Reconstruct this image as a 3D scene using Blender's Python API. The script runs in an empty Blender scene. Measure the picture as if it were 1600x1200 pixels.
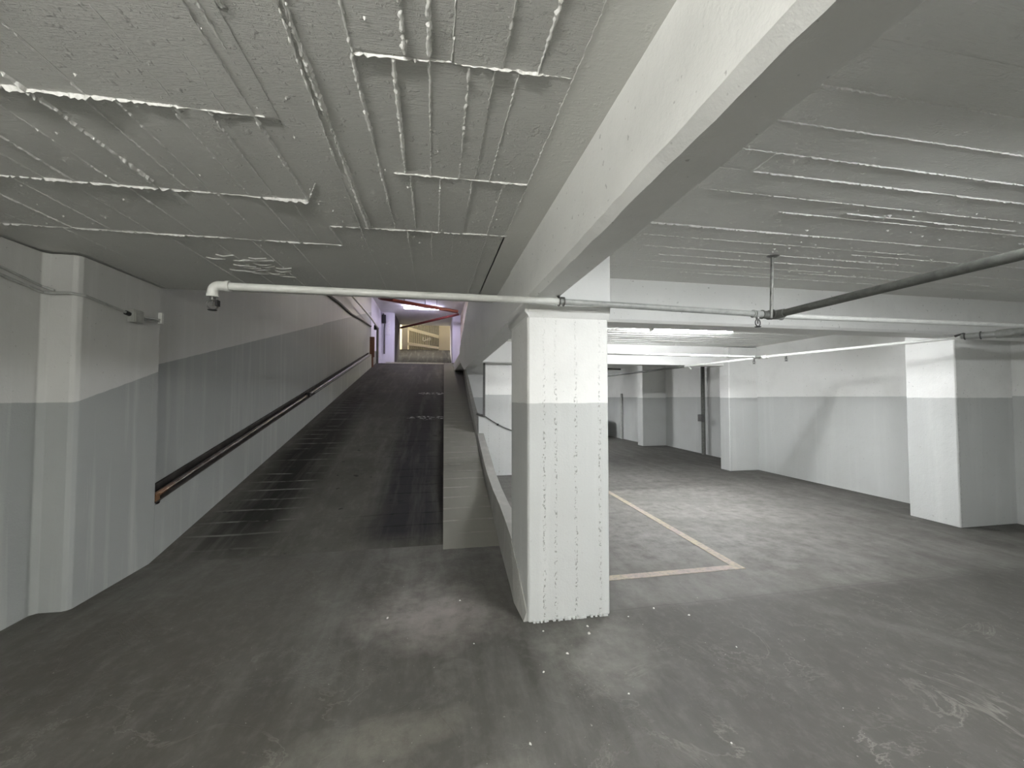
import bpy, bmesh, math, random
from mathutils import Vector, Matrix
C = bpy.context.scene.collection
RND = random.Random(11)
CEIL = 2.55
def ramp_z(y): return max(0.0, 0.208 * (y - 4.3))

# ------------------------------------------------------------------ helpers
class MB:
    """collects shapes; build() links them as ONE mesh object"""
    def __init__(s): s.v = []; s.f = []; s.m = []
    def add(s, vs, fs, m=0):
        o = len(s.v); s.v += [tuple(p) for p in vs]
        s.f += [tuple(i + o for i in f) for f in fs]; s.m += [m] * len(fs)
    def box(s, x0, x1, y0, y1, z0, z1, m=0):
        s.add([(x0,y0,z0),(x1,y0,z0),(x1,y1,z0),(x0,y1,z0),(x0,y0,z1),(x1,y0,z1),(x1,y1,z1),(x0,y1,z1)],
              [(3,2,1,0),(4,5,6,7),(0,1,5,4),(1,2,6,5),(2,3,7,6),(3,0,4,7)], m)
    def prism(s, poly, a, b, axis='z', m=0):
        """polygon extruded along an axis; poly holds the two other coordinates"""
        n = len(poly)
        def P(p, t): return {'z': (p[0],p[1],t), 'x': (t,p[0],p[1]), 'y': (p[0],t,p[1])}[axis]
        s.add([P(p,a) for p in poly] + [P(p,b) for p in poly],
              [tuple(range(n))[::-1], tuple(range(n,2*n))] + [(i,(i+1)%n,n+(i+1)%n,n+i) for i in range(n)], m)
    def tube(s, pts, r, seg=14, m=0, cap=True):
        pts = [Vector(p) for p in pts]; n = len(pts)
        rs = r if isinstance(r, (list, tuple)) else [r]*n
        up = None; rings = []
        for i, p in enumerate(pts):
            d = (pts[min(i+1,n-1)] - pts[max(i-1,0)]).normalized()
            if up is None:
                up = Vector((0,0,1)) if abs(d.z) < .9 else Vector((1,0,0))
            a = d.cross(up).normalized(); b = a.cross(d).normalized(); up = b
            rings.append([p + rs[i]*(a*math.cos(t*2*math.pi/seg) + b*math.sin(t*2*math.pi/seg)) for t in range(seg)])
        vs = [q for ring in rings for q in ring]; fs = []
        for i in range(n-1):
            for t in range(seg):
                u = (t+1) % seg
                fs.append((i*seg+t, i*seg+u, (i+1)*seg+u, (i+1)*seg+t))
        if cap:
            fs.append(tuple(range(seg))); fs.append(tuple((n-1)*seg+t for t in range(seg))[::-1])
        s.add(vs, fs, m)
    def torus(s, c, axis, R, r, a0=0, a1=2*math.pi, n=24, seg=8):
        c = Vector(c); ax = Vector(axis).normalized()
        e1 = ax.orthogonal().normalized(); e2 = ax.cross(e1)
        pts = [c + R*(e1*math.cos(a0+(a1-a0)*i/n) + e2*math.sin(a0+(a1-a0)*i/n)) for i in range(n+1)]
        s.tube(pts, r, seg)
    def build(s, name, mats, parent=None, smooth=False, bevel=0, fix=True):
        me = bpy.data.meshes.new(name); me.from_pydata(s.v, [], s.f); me.update()
        for mt in (mats if isinstance(mats, (list, tuple)) else [mats]): me.materials.append(mt)
        for p, k in zip(me.polygons, s.m): p.material_index = k
        if fix:
            bm = bmesh.new(); bm.from_mesh(me); bmesh.ops.recalc_face_normals(bm, faces=bm.faces); bm.to_mesh(me); bm.free()
        o = bpy.data.objects.new(name, me); C.objects.link(o)
        if parent: o.parent = parent; o.matrix_parent_inverse = Matrix.Translation(parent.location).inverted()
        if smooth:
            for p in me.polygons: p.use_smooth = True
            md = o.modifiers.new('split', 'EDGE_SPLIT'); md.split_angle = math.radians(40)
        if bevel:
            md = o.modifiers.new('bevel', 'BEVEL'); md.width = bevel; md.segments = 3; md.limit_method = 'ANGLE'
        return o

def tag(o, label, cat, group=None):
    o['label'] = label; o['category'] = cat
    if group: o['group'] = group
    return o
def thing(name, label, cat, loc, group=None):
    o = bpy.data.objects.new(name, None); o.location = loc; o.empty_display_size = .1; C.objects.link(o)
    return tag(o, label, cat, group)
def struct(o): o['kind'] = 'structure'; return o

# ------------------------------------------------------------------ node helpers
class N:
    def __init__(s, name):
        s.mat = bpy.data.materials.new(name); s.mat.use_nodes = True
        s.t = s.mat.node_tree; s.t.nodes.clear()
        s.out = s.t.nodes.new('ShaderNodeOutputMaterial'); s.b = s.t.nodes.new('ShaderNodeBsdfPrincipled')
        s.t.links.new(s.b.outputs[0], s.out.inputs[0])
        g = s.t.nodes.new('ShaderNodeNewGeometry'); s.pos = g.outputs['Position']
        sp = s.t.nodes.new('ShaderNodeSeparateXYZ'); s.t.links.new(s.pos, sp.inputs[0])
        s.x, s.y, s.z = sp.outputs
    def set(s, sock, v):
        if hasattr(v, 'is_output') or isinstance(v, bpy.types.NodeSocket): s.t.links.new(v, sock)
        elif isinstance(v, (tuple, list)) and len(v) == 3 and sock.type == 'RGBA': sock.default_value = (*v, 1)
        else: sock.default_value = v
    def math(s, op, a, b=0.0, c=None, clamp=False):
        n = s.t.nodes.new('ShaderNodeMath'); n.operation = op; n.use_clamp = clamp
        s.set(n.inputs[0], a); s.set(n.inputs[1], b)
        if c is not None: s.set(n.inputs[2], c)
        return n.outputs[0]
    def noise(s, scale=5, detail=4, rough=.55, vscale=(1,1,1), dist=0, vec=None, off=(0,0,0)):
        m = s.t.nodes.new('ShaderNodeMapping'); m.inputs['Scale'].default_value = vscale; m.inputs['Location'].default_value = off
        s.t.links.new(vec or s.pos, m.inputs[0])
        n = s.t.nodes.new('ShaderNodeTexNoise'); n.inputs['Scale'].default_value = scale; n.inputs['Detail'].default_value = detail
        n.inputs['Roughness'].default_value = rough; n.inputs['Distortion'].default_value = dist
        s.t.links.new(m.outputs[0], n.inputs['Vector']); return n.outputs['Fac']
    def ramp(s, f, a, b, lo=0.0, hi=1.0):
        n = s.t.nodes.new('ShaderNodeMapRange'); n.clamp = True
        s.set(n.inputs[0], f); s.set(n.inputs[1], a); s.set(n.inputs[2], b); s.set(n.inputs[3], lo); s.set(n.inputs[4], hi)
        return n.outputs[0]
    def mix(s, f, a, b, mode='MIX'):
        n = s.t.nodes.new('ShaderNodeMix'); n.data_type = 'RGBA'; n.blend_type = mode
        s.set(n.inputs[0], f); s.set(n.inputs[6], a); s.set(n.inputs[7], b); return n.outputs[2]
    def bump(s, h, strength=.3, dist=.01, normal=None):
        n = s.t.nodes.new('ShaderNodeBump'); n.inputs['Strength'].default_value = strength; n.inputs['Distance'].default_value = dist
        s.set(n.inputs['Height'], h)
        if normal: s.t.links.new(normal, n.inputs['Normal'])
        return n.outputs[0]
    def fin(s, col, rough=.7, normal=None, spec=.3, metal=0.0):
        s.set(s.b.inputs['Base Color'], col); s.set(s.b.inputs['Roughness'], rough)
        s.b.inputs['Specular IOR Level'].default_value = spec; s.set(s.b.inputs['Metallic'], metal)
        if normal: s.t.links.new(normal, s.b.inputs['Normal'])
        return s.mat

WHITE = (.86, .865, .845); GREY = (.54, .555, .545)
def wall_paint(name, line=1.465, slope=0.0, y0=0.0, stripes=(), white=WHITE, grey=GREY, streak=1.0, rough=.62, bumpk=.25, pit=.5):
    n = N(name)
    h = n.math('MULTIPLY', n.math('MAXIMUM', n.math('SUBTRACT', n.y, y0), 0.0), slope)
    w = n.math('MULTIPLY', n.math('SUBTRACT', n.noise(9, 2), .5), .012)
    zz = n.math('ADD', n.math('SUBTRACT', n.math('SUBTRACT', n.z, h), line), w)
    up = n.ramp(zz, -.003, .003)
    col = n.mix(up, grey, white)
    # uneven coats, drips and scuffs
    drip = n.noise(6, 4, .6, (1, 1, .06)); blot = n.noise(1.6, 5, .6)
    col = n.mix(n.ramp(drip, .52, .72, 0, .16*streak), col, (.9, .9, .87))
    col = n.mix(n.ramp(blot, .5, .75, 0, .18), col, (.38, .385, .36))
    fine = n.noise(70, 3, .6); rgh = n.noise(14, 5, .6)
    col = n.mix(n.ramp(n.noise(38, 2, .5), .70, .76, 0, .5), col, (.3, .3, .29))
    hgt = n.math('ADD', n.math('MULTIPLY', fine, .35), n.math('ADD', n.math('MULTIPLY', rgh, .8), n.math('MULTIPLY', drip, .6)))
    if stripes:
        d = None
        for sx in stripes:
            e = n.math('ABSOLUTE', n.math('SUBTRACT', n.math('ADD', n.x, n.math('MULTIPLY', n.math('SUBTRACT', n.noise(25, 2), .5), .03)), sx))
            d = e if d is None else n.math('MINIMUM', d, e)
        band = n.ramp(d, .004, .012, 1, 0)
        pits = n.ramp(n.noise(62, 3, .6, (1, 1, .8)), .53, .60)
        low = n.ramp(n.z, 1.35, 1.75, 1, .25)
        pm = n.math('MULTIPLY', n.math('MULTIPLY', band, pits), low)
        col = n.mix(n.math('MULTIPLY', pm, pit), col, (.2, .2, .18))
        hgt = n.math('SUBTRACT', hgt, n.math('MULTIPLY', pm, 1.5))
    return n.fin(col, rough, n.bump(hgt, bumpk, .012))

def ceiling_mat(name, grain=(1, 9, 9), k=.55, dist=.018, base=(.80, .80, .765)):
    n = N(name)
    g = n.noise(9, 6, .65, grain); r = n.noise(38, 5, .7); big = n.noise(3, 3, .5)
    rough_zone = n.ramp(n.noise(1.7, 3), .4, .62)
    lump = n.ramp(n.noise(30, 2, .5), .62, .8)
    h = n.math('ADD', n.math('MULTIPLY', g, .9), n.math('ADD', n.math('MULTIPLY', n.math('MULTIPLY', r, rough_zone), .8), n.math('MULTIPLY', lump, .8)))
    h = n.math('ADD', h, n.math('MULTIPLY', big, 1.2))
    col = n.mix(n.ramp(n.noise(2.2, 5, .6), .35, .7, 0, .35), base, (.70, .70, .665))
    spk = n.ramp(n.noise(85, 3, .6), .6, .8); h = n.math('ADD', h, n.math('MULTIPLY', n.math('MULTIPLY', spk, rough_zone), .7))
    return n.fin(col, .55, n.bump(h, k, dist), .35)

def blob(n, x, y, rx, ry, ang=0, wob=.5, soft=.6, seed=0):
    """1 inside an irregular patch centred on x,y in the floor plane"""
    ca, sa = math.cos(ang), math.sin(ang)
    dx = n.math('SUBTRACT', n.x, x); dy = n.math('SUBTRACT', n.y, y)
    a = n.math('DIVIDE', n.math('ADD', n.math('MULTIPLY', dx, ca), n.math('MULTIPLY', dy, sa)), rx)
    b = n.math('DIVIDE', n.math('SUBTRACT', n.math('MULTIPLY', dy, ca), n.math('MULTIPLY', dx, sa)), ry)
    d = n.math('SQRT', n.math('ADD', n.math('MULTIPLY', a, a), n.math('MULTIPLY', b, b)))
    d = n.math('ADD', d, n.math('MULTIPLY', n.math('SUBTRACT', n.noise(3.2, 6, .62, off=(seed, seed*.7, 0)), .5), wob*2))
    k = n.ramp(d, 1-soft*.5, 1+soft*.5, 1, 0)
    return n.math('MULTIPLY', k, n.ramp(n.noise(6.5, 6, .68, off=(seed, 3, 0)), .32, .62, .25, 1))

def floor_mat():
    n = N('worn_concrete_floor')
    a = n.noise(.9, 6, .6, dist=.6); b = n.noise(3.5, 7, .65, dist=.8); c = n.noise(40, 4, .6)
    tr = n.noise(2.2, 5, .6, (2.2, .35, 1), off=(3, 1, 0))
    col = n.mix(n.ramp(a, .33, .68), (.047, .045, .039), (.082, .079, .071))
    col = n.mix(n.ramp(tr, .45, .72, 0, .5), col, (.155, .152, .142))
    col = n.mix(n.ramp(b, .55, .72, 0, .4), col, (.17, .166, .152))
    def st(args, colour, k):
        nonlocal col
        col = n.mix(n.math('MULTIPLY', blob(n, *args), k), col, colour)
    st((-1.75, 2.75, .75, .8, .3, .6, .7, 1), (.055, .05, .042), .8)
    st((-1.0, 2.0, .55, .28, .3, .7, .4, 2), (.06, .056, .048), .7)
    st((-1.35, 3.5, .5, .8, 0, .5, .8, 3), (.075, .07, .062), .7)
    st((-.1, 3.0, .38, .34, 0, 1.3, 1.0, 4), (.27, .25, .235), .5)
    st((.1, 2.85, .3, .25, 0, 1.4, 1.0, 5), (.29, .265, .25), .45)
    st((-.45, 1.75, .35, .22, .2, .9, .4, 6), (.20, .195, .17), .4)
    st((-.1, 1.95, .25, .12, .1, .9, .4, 7), (.22, .21, .18), .4)
    st((.2, 1.6, .22, .10, .2, .9, .4, 8), (.22, .215, .19), .35)
    st((2.9, 5.6, 2.6, 2.6, 0, .5, .9, 9), (.27, .265, .25), .6)  # broad paler area, the brighter lit floor painted into the colour
    st((3.4, 4.4, 1.9, .16, -.35, .5, .8, 10), (.10, .098, .09), .6)  # long dark bands here and next, beam shadow painted on the floor
    st((4.2, 5.3, 2.4, .2, -.3, .5, .8, 11), (.11, .108, .1), .6)
    st((2.9, 2.3, .75, .07, -.9, .6, .8, 12), (.27, .265, .25), .55)
    st((2.1, 2.45, .9, .7, 0, .6, .9, 13), (.105, .102, .093), .5)
    st((.95, 2.35, .35, .3, 0, .8, .6, 14), (.24, .235, .215), .5)
    st((1.2, 1.4, .6, .35, .3, .8, .8, 15), (.085, .082, .073), .5)
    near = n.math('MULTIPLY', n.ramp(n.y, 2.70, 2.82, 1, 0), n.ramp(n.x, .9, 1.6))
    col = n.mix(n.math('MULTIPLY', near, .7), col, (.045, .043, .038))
    g2 = n.noise(16, 6, .72, (1, .6, 1)); col = n.mix(n.ramp(g2, .5, .75, 0, .28), col, (.16, .155, .14)); col = n.mix(n.ramp(g2, .5, .28, 0, .3), col, (.045, .043, .038))
    # edges of peeled topping
    v = n.ramp(n.math('ABSOLUTE', n.math('SUBTRACT', n.noise(1.3, 7, .62, dist=1.2, off=(5, 2, 0)), .52)), 0, .012, 1, 0)
    near = n.ramp(n.y, 1.2, 3.2, 1, 0)
    col = n.mix(n.math('MULTIPLY', n.math('MULTIPLY', n.math('MULTIPLY', v, n.ramp(n.noise(1.8, 3, .5, off=(7, 7, 0)), .5, .62)), near), .4), col, (.26, .25, .22))
    # construction joint across the slab in front of the pillar
    jt = n.ramp(n.math('ABSOLUTE', n.math('SUBTRACT', n.math('ADD', n.y, n.math('MULTIPLY', n.noise(4, 3), .05)), 2.78)), .003, .008, 1, 0)
    jt = n.math('MULTIPLY', jt, n.ramp(n.x, 1.2, 1.3))
    col = n.mix(n.math('MULTIPLY', jt, .5), col, (.05, .05, .045))
    sp = n.ramp(n.noise(55, 2, .5), .73, .76)
    col = n.mix(n.math('MULTIPLY', sp, .5), col, (.4, .39, .36))
    h = n.math('ADD', n.math('MULTIPLY', b, 1.0), n.math('ADD', n.math('MULTIPLY', c, .18), n.math('MULTIPLY', v, .4)))
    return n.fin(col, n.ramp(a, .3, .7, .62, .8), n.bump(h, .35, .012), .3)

def ramp_mat(name, kerb=False):
    n = N(name)
    a = n.noise(1.2, 6, .6, dist=.5); b = n.noise(5, 6, .65); tr = n.noise(2.5, 5, .6, (2.4, .22, .3))
    col = n.mix(n.ramp(a, .35, .68), (.060, .058, .051), (.10, .097, .088))
    col = n.mix(n.ramp(n.noise(11, 5, .7, (1, .5, 1)), .5, .75, 0, .35), col, (.17, .165, .15))
    # transverse grooves every 0.3 m
    yy = n.math('ADD', n.y, n.math('MULTIPLY', n.math('SUBTRACT', n.noise(2, 3), .5), .05))
    fr = n.math('ABSOLUTE', n.math('SUBTRACT', n.math('FRACT', n.math('DIVIDE', yy, .27)), .5))
    gr = n.ramp(fr, .03, .075, 1, 0)
    start = n.ramp(n.y, 4.42, 4.5)
    patchy = n.ramp(n.noise(2.3, 4, .6, off=(9, 0, 0)), .42, .58)
    gr = n.math('MULTIPLY', n.math('MULTIPLY', gr, start), patchy)
    if not kerb:
        def trk(xc, w, s):
            e = n.math('ABSOLUTE', n.math('SUBTRACT', n.math('ADD', n.x, n.math('MULTIPLY', n.math('SUBTRACT', n.noise(1.4, 5, .6, off=(s, 0, 0)), .5), .32)), xc))
            return n.ramp(e, w*.45, w*1.25, 1, 0)
        l = n.math('MULTIPLY', trk(-1.98, .40, 2), n.ramp(n.y, 4.1, 5.0))
        r = n.math('MULTIPLY', trk(-.30, .42, 6), n.ramp(n.y, 4.25, 4.6))
        col = n.mix(n.math('MULTIPLY', l, .95), col, (.018, .0175, .016))
        col = n.mix(n.math('MULTIPLY', r, .9), col, (.022, .021, .025))
        up = n.ramp(n.y, 7.5, 12, 0, .85)  # ramp darkens uphill, the light's fall-off painted into the colour
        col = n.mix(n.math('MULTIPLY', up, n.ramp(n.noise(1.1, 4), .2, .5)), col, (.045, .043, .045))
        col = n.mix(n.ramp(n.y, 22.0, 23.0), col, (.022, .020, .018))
        lp = n.math('MULTIPLY', n.math('MULTIPLY', gr, l), .55)
        col = n.mix(lp, col, (.30, .30, .28))
        col = n.mix(n.math('MULTIPLY', n.math('MULTIPLY', gr, r), .8), col, (.014, .014, .014))
        ke = n.math('SUBTRACT', n.math('ADD', n.math('MULTIPLY', n.y, .0234), .0017), n.x)  # dark line beside the kerb: oil grime and painted shade together
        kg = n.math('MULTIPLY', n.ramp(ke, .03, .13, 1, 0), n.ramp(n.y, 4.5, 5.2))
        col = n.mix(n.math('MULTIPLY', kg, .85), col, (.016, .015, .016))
        dots = n.ramp(n.noise(7, 2, .5, off=(4, 4, 0)), .70, .73)
        col = n.mix(n.math('MULTIPLY', dots, .8), col, (.02, .02, .02))
        # spilled white paint across the lane
        for (px, py, w) in ((-.02, 12.1, .5), (-.12, 9.35, .38)):
            m = n.math('MULTIPLY', blob(n, px, py, w, .16, 0, .9, .3, py), n.ramp(n.noise(14, 3, .6), .5, .58))
            col = n.mix(n.math('MULTIPLY', m, .8), col, (.62, .62, .62))
    else:
        col = n.mix(.6, col, (.30, .295, .265))
        col = n.mix(n.math('MULTIPLY', gr, .5), col, (.40, .39, .36))
        col = n.mix(n.ramp(n.y, 8.5, 13, 0, .6), col, (.05, .048, .048))  # kerb lane darkens uphill by the same painted fall-off
    col = n.mix(n.ramp(tr, .5, .75, 0, .3), col, (.17, .165, .155))
    h = n.math('ADD', n.math('MULTIPLY', b, .7), n.math('MULTIPLY', gr, -1.2))
    return n.fin(col, .85, n.bump(h, .4, .012), .08)

def plain(name, col, rough=.5, metal=0.0, var=.12, bumpk=.1, spec=.4, nscale=20):
    n = N(name); k = n.noise(nscale, 4, .6)
    c = n.mix(n.ramp(k, .4, .7, 0, 1), col, tuple(x*(1-var*2) for x in col))
    return n.fin(c, rough, n.bump(k, bumpk, .004), spec, metal)
def glow(name, col, strength):
    n = N(name); n.set(n.b.inputs['Base Color'], (.9,.9,.9)); n.set(n.b.inputs['Emission Color'], col)
    n.b.inputs['Emission Strength'].default_value = strength
    return n.mat

def rust_pipe_mat():
    n = N('rusted_steel')
    a = n.noise(6, 6, .65); b = n.noise(45, 4, .6)
    low = n.ramp(n.y, 4.45, 4.75, 1, 0)
    col = n.mix(n.ramp(a, .42, .62), (.16, .15, .145), (.06, .045, .038))
    col = n.mix(n.math('MULTIPLY', low, .9), col, (.20, .09, .03))
    return n.fin(col, .33, n.bump(b, .25, .004), .5, n.ramp(low, 0, 1, .75, .1))

M = {}
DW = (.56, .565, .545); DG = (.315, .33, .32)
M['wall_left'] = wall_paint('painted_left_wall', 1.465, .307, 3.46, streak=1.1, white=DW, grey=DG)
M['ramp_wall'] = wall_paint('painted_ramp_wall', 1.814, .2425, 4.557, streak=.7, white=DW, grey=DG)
M['grey_wall'] = wall_paint('grey_painted_kerb_wall', 50.0, grey=DG)
M['pillar'] = wall_paint('painted_pillar', 1.463, stripes=(.74, .82, .965, 1.14), bumpk=.35, pit=.75)
M['white'] = wall_paint('white_painted_concrete', -5.0, bumpk=.3, white=(.88, .885, .865))
M['right'] = wall_paint('painted_right_wall', 1.52, streak=.7)
M['column'] = wall_paint('painted_right_column', 1.50, stripes=(6.0,), bumpk=.4, pit=.3)
M['ceil_left'] = ceiling_mat('board_marked_concrete_left', (3, 26, 10), .8, .018)
M['ceil_smooth'] = ceiling_mat('smooth_ceiling_strip', (3, 10, 10), .25, .008)
M['ceil_right'] = ceiling_mat('board_marked_concrete_right', (2, 14, 10), .5)
M['ridge'] = plain('white_painted_seam', (.86, .86, .83), .6, 0, .06, .5, .3, 60)
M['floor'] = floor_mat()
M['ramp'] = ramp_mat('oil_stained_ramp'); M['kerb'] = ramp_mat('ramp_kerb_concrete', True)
M['pipe'] = plain('white_painted_pipe', (.74, .75, .72), .38, 0, .06, .08, .5)
M['pipe_grey'] = plain('grey_painted_pipe', (.42, .43, .41), .4, 0, .12, .15, .5)
M['pipe_dark'] = plain('dark_pipe', (.16, .165, .15), .5, 0, .2, .2, .4)
M['steel'] = plain('tarnished_steel', (.22, .22, .21), .4, .7, .2, .2)
M['rust'] = rust_pipe_mat()
M['soot_shade'] = plain('sooty_shaded_ledge', (.05, .045, .042), .8, 0, .3, .3, .2, 6)
M['black'] = plain('black_rubber', (.02, .02, .021), .6)
M['dark'] = plain('dark_metal_and_edge_shade', (.12, .12, .115), .6)
M['red'] = plain('dark_red_painted_pipe', (.17, .035, .03), .45)
M['line'] = None
M['upstand'] = wall_paint('scuffed_grey_upstand', 50.0, grey=(.36, .36, .34), bumpk=.5)
M['beige'] = plain('beige_painted_wall', (.56, .50, .38), .7, 0, .05)
M['beige_metal'] = plain('cream_painted_metal', (.78, .70, .50), .5)
M['corr'] = plain('grey_corrugated_sheet', (.30, .28, .23), .55, .2)
M['lav'] = wall_paint('upper_pier_paint', -5.0, white=(.74, .73, .80))
M['sign'] = plain('white_notice_sheet', (.82, .82, .86), .5)
M['box'] = plain('grey_junction_box', (.40, .41, .38), .5)
M['chip'] = plain('white_plaster_chip', (.75, .74, .70), .7)
M['car'] = plain('dark_blue_car_paint', (.012, .016, .035), .25, .3, .05, 0, .5)
M['glass'] = plain('dark_car_glass', (.01, .012, .015), .08, 0, 0, 0, .6)
M['chrome'] = plain('bare_metal', (.5, .5, .5), .3, .9)
def line_mat():
    n = N('worn_road_paint'); w = n.noise(22, 5, .7)
    col = n.mix(n.ramp(n.noise(3, 3), .42, .6), (.36, .32, .23), (.33, .275, .25))
    col = n.mix(n.ramp(w, .46, .60, 0, .75), col, (.22, .215, .20))
    return n.fin(col, .75, n.bump(w, .2, .004))
M['line'] = line_mat()
L1K, L2K, L3K, L4K = 215, 180, 150, 66
M['tube_near'] = glow('lit_fluorescent_tube', (1, .985, .93), L1K)
M['tube_right'] = glow('lit_fluorescent_tube_right_bay', (.97, .99, 1), L3K)
M['tube_far'] = glow('lit_fluorescent_tube_next_bay', (.97, .98, 1), L2K)
M['tube_violet'] = glow('lit_violet_white_tube', (.78, .72, 1), L4K)
M['lamp_body'] = plain('white_lamp_housing', (.8, .8, .79), .45)

# ------------------------------------------------------------------ setting
b = MB(); b.box(-3.2, 7.6, -5.2, 4.3, -.15, 0); b.box(.5, 7.6, 4.3, 19.3, -.15, -.001)
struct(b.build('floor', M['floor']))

# drainage strip at the crest
b = MB(); b.prism([(18.86, 3.02), (18.86, 3.09), (19.2, 3.10), (19.2, 3.03)], -2.1, .44, 'x')
tag(b.build('crest_strip', plain('pale_crest_edge', (.6, .59, .6), .6)), 'pale narrow concrete strip across the top of the dark ramp', 'kerb strip')

# upstand between ramp and parking floor: y, foot x, top-left x, top-right x, top z
UP = [(2.73,.60,.618,.625,.06), (3.0,.585,.618,.625,.22), (3.305,.61,.624,.625,.34), (3.315,.61,.632,.77,.34), (3.67,.632,.648,.775,.37), (4.35,.675,.695,.80,.36), (5.0,.69,.715,.83,.38),
      (5.8,.705,.74,.86,.46), (6.8,.74,.78,.905,.62), (8.0,.79,.83,.95,.84), (9.0,.82,.86,.95,1.16), (10,.85,.88,.97,1.42), (12,.94,.97,1.05,1.86), (16,1.12,1.15,1.22,2.66), (18.9,1.25,1.28,1.34,3.24)]
def foot(y):
    for a, c in zip(UP, UP[1:]):
        if a[0] <= y <= c[0]: return a[1] + (c[1]-a[1])*(y-a[0])/(c[0]-a[0])
    return UP[-1][1]
# ramp: sloping slab with a level lip at the crest, then a second slope
b = MB(); vs = []; fs = []
RP = [(4.3, 0)] + [(5 + k, ramp_z(5 + k)) for k in range(14)] + [(18.9, 3.037), (22.6, 3.07), (27.2, 4.62), (31, 4.75)]
for (y, z) in RP:
    xr = foot(y) + .012 if y < 19 else 1.5
    vs += [(-2.7, y, z), (xr, y, z), (xr, y, z-.18), (-2.7, y, z-.18)]
for i in range(len(RP)-1):
    o = 4*i
    for k in range(4): fs.append((o+k, o+(k+1)%4, o+4+(k+1)%4, o+4+k))
fs += [(0,1,2,3), tuple(4*(len(RP)-1)+k for k in range(4))]
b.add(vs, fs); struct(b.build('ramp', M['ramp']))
# kerb lane to the right of the ramp, a little above it
b = MB(); n = 40; vs = []; fs = []
for i in range(n+1):
    y = 4.16 + (18.9-4.16)*i/n
    xl = .10 + .0234*(y-4.2); xr = foot(y)
    h = .06*min(1, (y-4.16)/1.6 + .03)
    z = ramp_z(y)
    vs += [(xl, y, z-.1), (xl, y, z+h), (xr, y, z+h), (xr, y, z-.1)]
for i in range(n):
    o = 4*i
    for k in range(4): fs.append((o+k, o+(k+1)%4, o+4+(k+1)%4, o+4+k))
fs += [(0,1,2,3), (4*n, 4*n+1, 4*n+2, 4*n+3)]
b.add(vs, fs)
tag(b.build('ramp_kerb', M['kerb']), 'raised grey concrete kerb lane running up the right side of the ramp', 'kerb')
b = MB(); vs = []; fs = []
for (y, xf, xt, xr, t) in UP: vs += [(xf, y, -.1), (xf, y, max(0, ramp_z(y))), (xt, y, t), (xr, y, t), (xr, y, -.1)]
for i in range(len(UP)-1):
    o = 5*i
    for k in range(5): fs.append((o+k, o+(k+1)%5, o+5+(k+1)%5, o+5+k))
fs += [(0,1,2,3,4), tuple(5*(len(UP)-1)+k for k in range(5))]
b.add(vs, fs)
tag(b.build('kerb_upstand', M['upstand']), 'low sloping grey upstand between the ramp and the parking floor, behind the front pillar', 'upstand')

# left walls
b = MB(); b.prism([(-2.73,-5.2), (-2.73,3.44), (-2.70,3.47), (-2.56,3.465), (-2.535,3.475), (-2.52,3.50), (-2.52,4.36), (-3.1,4.36), (-3.1,-5.2)], -.1, 2.533, 'z')
struct(b.build('wall_left', M['wall_left'], bevel=.006))
b = MB(); b.prism([(-2.68,4.36), (-2.68,10.7), (-2.76,10.7), (-2.76,19.0), (-3.1,19.0), (-3.1,4.36)], -.1, 6.3, 'z')
struct(b.build('wall_ramp_left', M['ramp_wall']))
# lower ledge wall along the ramp
b = MB(); b.prism([(4.36,-.1), (18.9,2.9), (18.9,3.037+.53), (4.36,.525)], -2.68, -2.52, 'x')
b.prism([(10.7,1.2), (18.9,2.9), (18.9,3.037+.53), (10.7,.525+.2069*6.34)], -2.77, -2.68, 'x')
struct(b.build('wall_ramp_ledge', M['grey_wall']))
# back walls (behind the camera) and far walls
b = MB(); b.box(-3.2, 7.6, -5.4, -5.2, 0, 2.7); struct(b.build('wall_back', M['right']))
b = MB(); b.box(1.5, 7.6, 19.0, 19.3, 0, 2.6); struct(b.build('wall_far', M['right']))
# right wall pieces
b = MB()
b.prism([(6.85,-5.2), (6.85,3.9), (6.65,3.9), (6.65,7.6), (7.0,7.6), (7.2,12.0), (6.8,12.0), (6.8,19.2), (7.6,19.2), (7.6,-5.2)], -.05, 2.62, 'z')
struct(b.build('wall_right', M['right']))

# left ceiling: board-marked concrete, every formwork board a slab face with its own level, plus paint ridges on the seams
def board_ceiling(name, boards, ridges, mat, z, extra=None):
    b = MB()
    for (x0, x1, y0, y1, dz) in boards: b.box(x0, x1, y0, y1, z - dz*.5, z + .12, 0)
    for (p, q, w, h) in ridges:
        p = Vector((*p, z)); q = Vector((*q, z)); L = (q-p).length; k = max(2, int(L/.011))
        d = (q-p).normalized(); s = Vector((-d.y, d.x, 0)); vs = []; fs = []
        amp = 1.0
        for i in range(k+1):
            t = i/k
            amp = max(.0, min(1.5, amp + RND.uniform(-.3, .3)))
            ww = w*(.5+.5*amp)*RND.uniform(.75, 1.25); hh = .004 + h*amp*RND.uniform(.4, 1.1)
            if RND.random() < .10: hh = .002; 
            c = p + (q-p)*t + s*RND.uniform(-.0025, .0025)
            if i in (0, k): ww *= .3; hh = .002
            vs += [c - s*ww*.5 + Vector((0,0,.004)), c - s*ww*.08 - Vector((0,0,hh)), c + s*ww*.12 - Vector((0,0,hh*.95)), c + s*ww*.5 + Vector((0,0,.004))]
        for i in range(k):
            o = 4*i
            for j in range(3): fs.append((o+j, o+j+1, o+j+5, o+j+4))
        b.add(vs, fs, 1)
    if extra: extra(b)
    return struct(b.build(name, [mat, M['ridge']], fix=True))

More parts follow.
